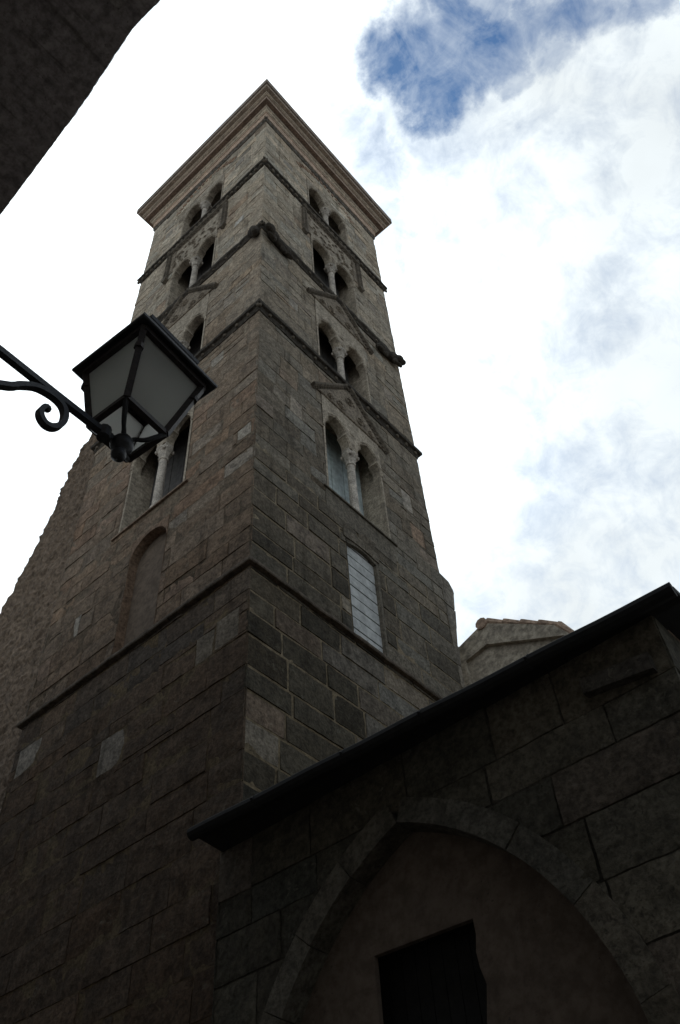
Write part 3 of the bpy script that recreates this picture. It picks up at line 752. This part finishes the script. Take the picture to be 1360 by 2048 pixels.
# ------------------------------------------------------------------ house across the alley, its eave overhead
hs = thing('facing_house', (2, -10.5, 0), 'dark rendered house whose rough eave overhangs the alley at upper left', 'house')
HY = -7.75
mb = MB(); mb.tint = (.2, .19, .18)
mb.T = lambda u, z, d: Vector((u, d, z))
mb.box(-26, 24, 0, 13.9, -14, HY); mb.build('wall', M['house'], hs)
em = MB(); K = 260; H = 14.0
def eave(x):
    p = [(-26, -4.0), (.967, -5.886), (2.904, -6.03), (4.08, -6.175), (4.574, -6.155), (6, -6.27), (24, -7.0)]
    for (a, ya), (b, yb) in zip(p, p[1:]):
        if a <= x <= b: return ya+(yb-ya)*(x-a)/(b-a)
for i in range(K+1):
    x = -26+50*i/K if i < 60 or i > 200 else -26+50*i/K
rowsE = []
xs = [-26, -20, -15, -10, -7, -5, -3, -2] + [-1.5+.045*i for i in range(190)] + [8, 10, 14, 18, 24]
for x in xs:
    y = eave(x)+.006*noise.noise((x*5, 2, 1))+.010*noise.noise((x*14, 5, 1)); row = []
    for k in range(15):
        yy = HY-.05+(y-HY+.05)*k/14
        zz = H+.014*noise.noise((x*3.2, yy*.6, 4))+.006*noise.noise((x*11, yy*1.5, 8))
        row.append(em.w((x, yy, zz)))
    row.append(em.w((x, y+.01, H+.16))); row.append(em.w((x, HY-3, H+1.2))); row.append(em.w((x, HY-6.3, H-.05)))
    rowsE.append(row)
for a, b in zip(rowsE, rowsE[1:]):
    for k in range(len(a)-1): em.f.append([a[k], a[k+1], b[k+1], b[k]])
ev = em.build('eave', M['eave'], hs)
em2 = MB(); em2.T = lambda u, z, d: Vector((u, d, z))
em2.box(4.16, 24, H-.07, H+.02, -7.8, -6.42); em2.build('soffit_board', M['house'], ev)

# ------------------------------------------------------------------ street lantern on its wall bracket
ORGL = Vector((5.229, HY, 4.62))
ln = thing('wall_lantern', tuple(ORGL), 'black iron street lantern with milky panes on a scrolled wall bracket', 'street lamp')
c0 = Vector((5.252, -5.640, 5.153)); tx, ty, yw = math.radians(-2.76), math.radians(2.57), math.radians(-41.0)
ML = Matrix.Rotation(tx, 3, 'X') @ Matrix.Rotation(ty, 3, 'Y')
def lp(r, z, k, off=0.0):
    an = yw+k*math.pi/2+off; return c0+ML @ Vector((r*math.cos(an), r*math.sin(an), z))
RT, RB, HH = .266, .158, .40
rf = MB()
def ringmesh(mb, levels, cap0=True, cap1=True):
    rings = [[mb.w(lp(r, z, k)) for k in range(4)] for r, z in levels]
    for a, b in zip(rings, rings[1:]):
        for k in range(4): mb.f.append([a[k], a[(k+1) % 4], b[(k+1) % 4], b[k]])
    if cap0: mb.f.append(rings[0][::-1])
    if cap1: mb.f.append(rings[-1])
ringmesh(rf, [(RT-.012, .012), (.322, .0), (.330, .006), (.330, .022), (.25, .085), (.12, .16)])
roof_ = rf.build('roof', M['iron'], ln, root=ln)
r2 = MB(); c0s = c0.copy(); c0 = c0 + (lp(1, 0, .5)-c0)*0.0; ringmesh(r2, [(.13, .10), (0.222-.004, 0.20-.01), (0.222, 0.20+.012), (.08, 0.20+.07), (.02, 0.20+.09)]); c0 = c0s; r2.build('vent_cap', M['iron'], roof_, root=ln)
fr = MB()
def beam(mb, a, b, wd, th=None):
    th = th or wd; t = (b-a).normalized(); s1 = t.cross(Vector((0, 0, 1))); s1 = s1.normalized() if s1.length > .1 else Vector((1, 0, 0)); s2 = t.cross(s1)
    A = [mb.w(a+s1*x*wd+s2*y*th) for x, y in ((-1, -1), (1, -1), (1, 1), (-1, 1))]; B = [mb.w(b+s1*x*wd+s2*y*th) for x, y in ((-1, -1), (1, -1), (1, 1), (-1, 1))]
    mb.f += [A[::-1], B] + [[A[i], A[(i+1) % 4], B[(i+1) % 4], B[i]] for i in range(4)]
for k in range(4):
    beam(fr, lp(RT, .005, k), lp(RB, -HH, k), .0145)
    beam(fr, lp(RB, -HH, k), lp(RB, -HH, k+1), .013); beam(fr, lp(RT, -.01, k), lp(RT, -.01, k+1), .016)
for k in range(4): fr.tube([lp(RT-.028, -.105, k), lp(RT-.031, -.130, k)], .022, 6, True, True)
fr.build('frame', M['rust'], ln, root=ln)
for k in range(4):
    gp_ = MB()
    q = [lp(RT-.012, -.01, k), lp(RT-.012, -.01, k+1), lp(RB-.008, -HH, k+1), lp(RB-.008, -HH, k)]
    nrm = (q[1]-q[0]).cross(q[3]-q[0]).normalized()*.004
    A = [gp_.w(v+nrm) for v in q]; B = [gp_.w(v-nrm) for v in q]
    gp_.f += [A, B[::-1]] + [[A[i], A[(i+1) % 4], B[(i+1) % 4], B[i]] for i in range(4)]
    gp_.build('glass_pane', M['glass'], ln, root=ln)
BO = c0+ML @ Vector((0, 0, -.515))
for k in range(4):
    am = MB(); p0 = lp(RB, -HH, k); di = (p0-c0-ML @ Vector((0, 0, -HH))); cc_ = c0+ML @ Vector((0, 0, -HH))
    pts = []
    for i in range(13):
        t = i/12; r = 1-t; zz = -.115*(t**.8) - .018*math.sin(t*math.pi*2)
        pts.append(cc_+di*(r*(1-.25*math.sin(math.pi*t)))+ML @ Vector((0, 0, zz)))
    am.tube(pts, [.0095+.006*abs(t/12-.5) for t in range(13)], 7, True, True); am.build('support_arm', M['iron'], ln, root=ln)
fi = MB(); fi.T = lambda u, z, d: c0+ML @ Vector((u, d, z))
fi.lathe([(.0, -.45), (.018, -.452), (.022, -.475), (.040, -.484), (.047, -.50), (.050, -.518), (.042, -.540), (.026, -.55), (.022, -.56), (.029, -.568), (.032, -.582), (.029, -.596), (.018, -.607), (.008, -.611), (0.0, -.612)], 0, 0, 16)
fi.build('finial', M['iron'], ln, smooth=True, root=ln)
br = MB(); bx = 5.229
br.T = lambda u, z, d: Vector((bx+d, u, z))
def strip(mb, pts, hw_, hd):     # flat iron bar following a path in the bracket's plane
    rings = []
    for i, (y, z) in enumerate(pts):
        y0, z0 = pts[max(i-1, 0)]; y1, z1 = pts[min(i+1, len(pts)-1)]; l = math.hypot(y1-y0, z1-z0); ny, nz_ = -(z1-z0)/l, (y1-y0)/l
        h_ = hw_[i] if isinstance(hw_, list) else hw_
        rings.append([mb.p(y+ny*h_, z+nz_*h_, -hd), mb.p(y+ny*h_, z+nz_*h_, hd), mb.p(y-ny*h_, z-nz_*h_, hd), mb.p(y-ny*h_, z-nz_*h_, -hd)])
    for a, b in zip(rings, rings[1:]):
        for k in range(4): mb.f.append([a[k], a[(k+1) % 4], b[(k+1) % 4], b[k]])
    mb.f.append(rings[0][::-1]); mb.f.append(rings[-1])
strip(br, [(HY, 4.668), (-6.9, 4.664), (-6.255, 4.653), (-5.98, 4.640), (-5.72, 4.632)], .0155, .014)
br.lathe([(0, 4.60), (.028, 4.60), (.028, 4.66), (0, 4.66)], -5.755, 0, 10)
br.build('bracket_arm', M['iron'], ln, root=ln)
sp_ = MB(); sp_.T = br.T
path = [(HY, 3.62), (-7.4, 3.78), (-6.9, 4.02), (-6.5, 4.25), (-6.204, 4.471), (-6.137, 4.546), (-6.083, 4.598), (-6.029, 4.617), (-5.982, 4.617), (-5.950, 4.597), (-5.934, 4.554), (-5.938, 4.496), (-5.964, 4.450), (-5.996, 4.437), (-6.022, 4.456), (-6.032, 4.488), (-6.024, 4.520), (-6.008, 4.533)]
def smoothp(p, n=4):
    o_ = []
    for i in range(len(p)-1):
        p0, p1, p2, p3 = [Vector(p[max(0, min(len(p)-1, i+k))]) for k in (-1, 0, 1, 2)]
        for j in range(n):
            t = j/n; o_.append(tuple(.5*((2*p1)+(p2-p0)*t+(2*p0-5*p1+4*p2-p3)*t*t+(3*p1-p0-3*p2+p3)*t**3)))
    return o_+[p[-1]]
sp2 = smoothp(path); nn = len(sp2)
strip(sp_, sp2, [.0115 if i < nn*.8 else .0115-.0035*(i-nn*.8)/(nn*.2) for i in range(nn)], .015)
sp_.blob(-6.008, 4.530, 0, .016, .016, .017, 10, 6)
sp_.build('scroll', M['iron'], ln, root=ln)
wp = MB(); wp.T = br.T; wp.box(HY, HY+.02, 3.5, 4.78, -.05, .05, .01); wp.build('wall_plate', M['iron'], ln, root=ln)
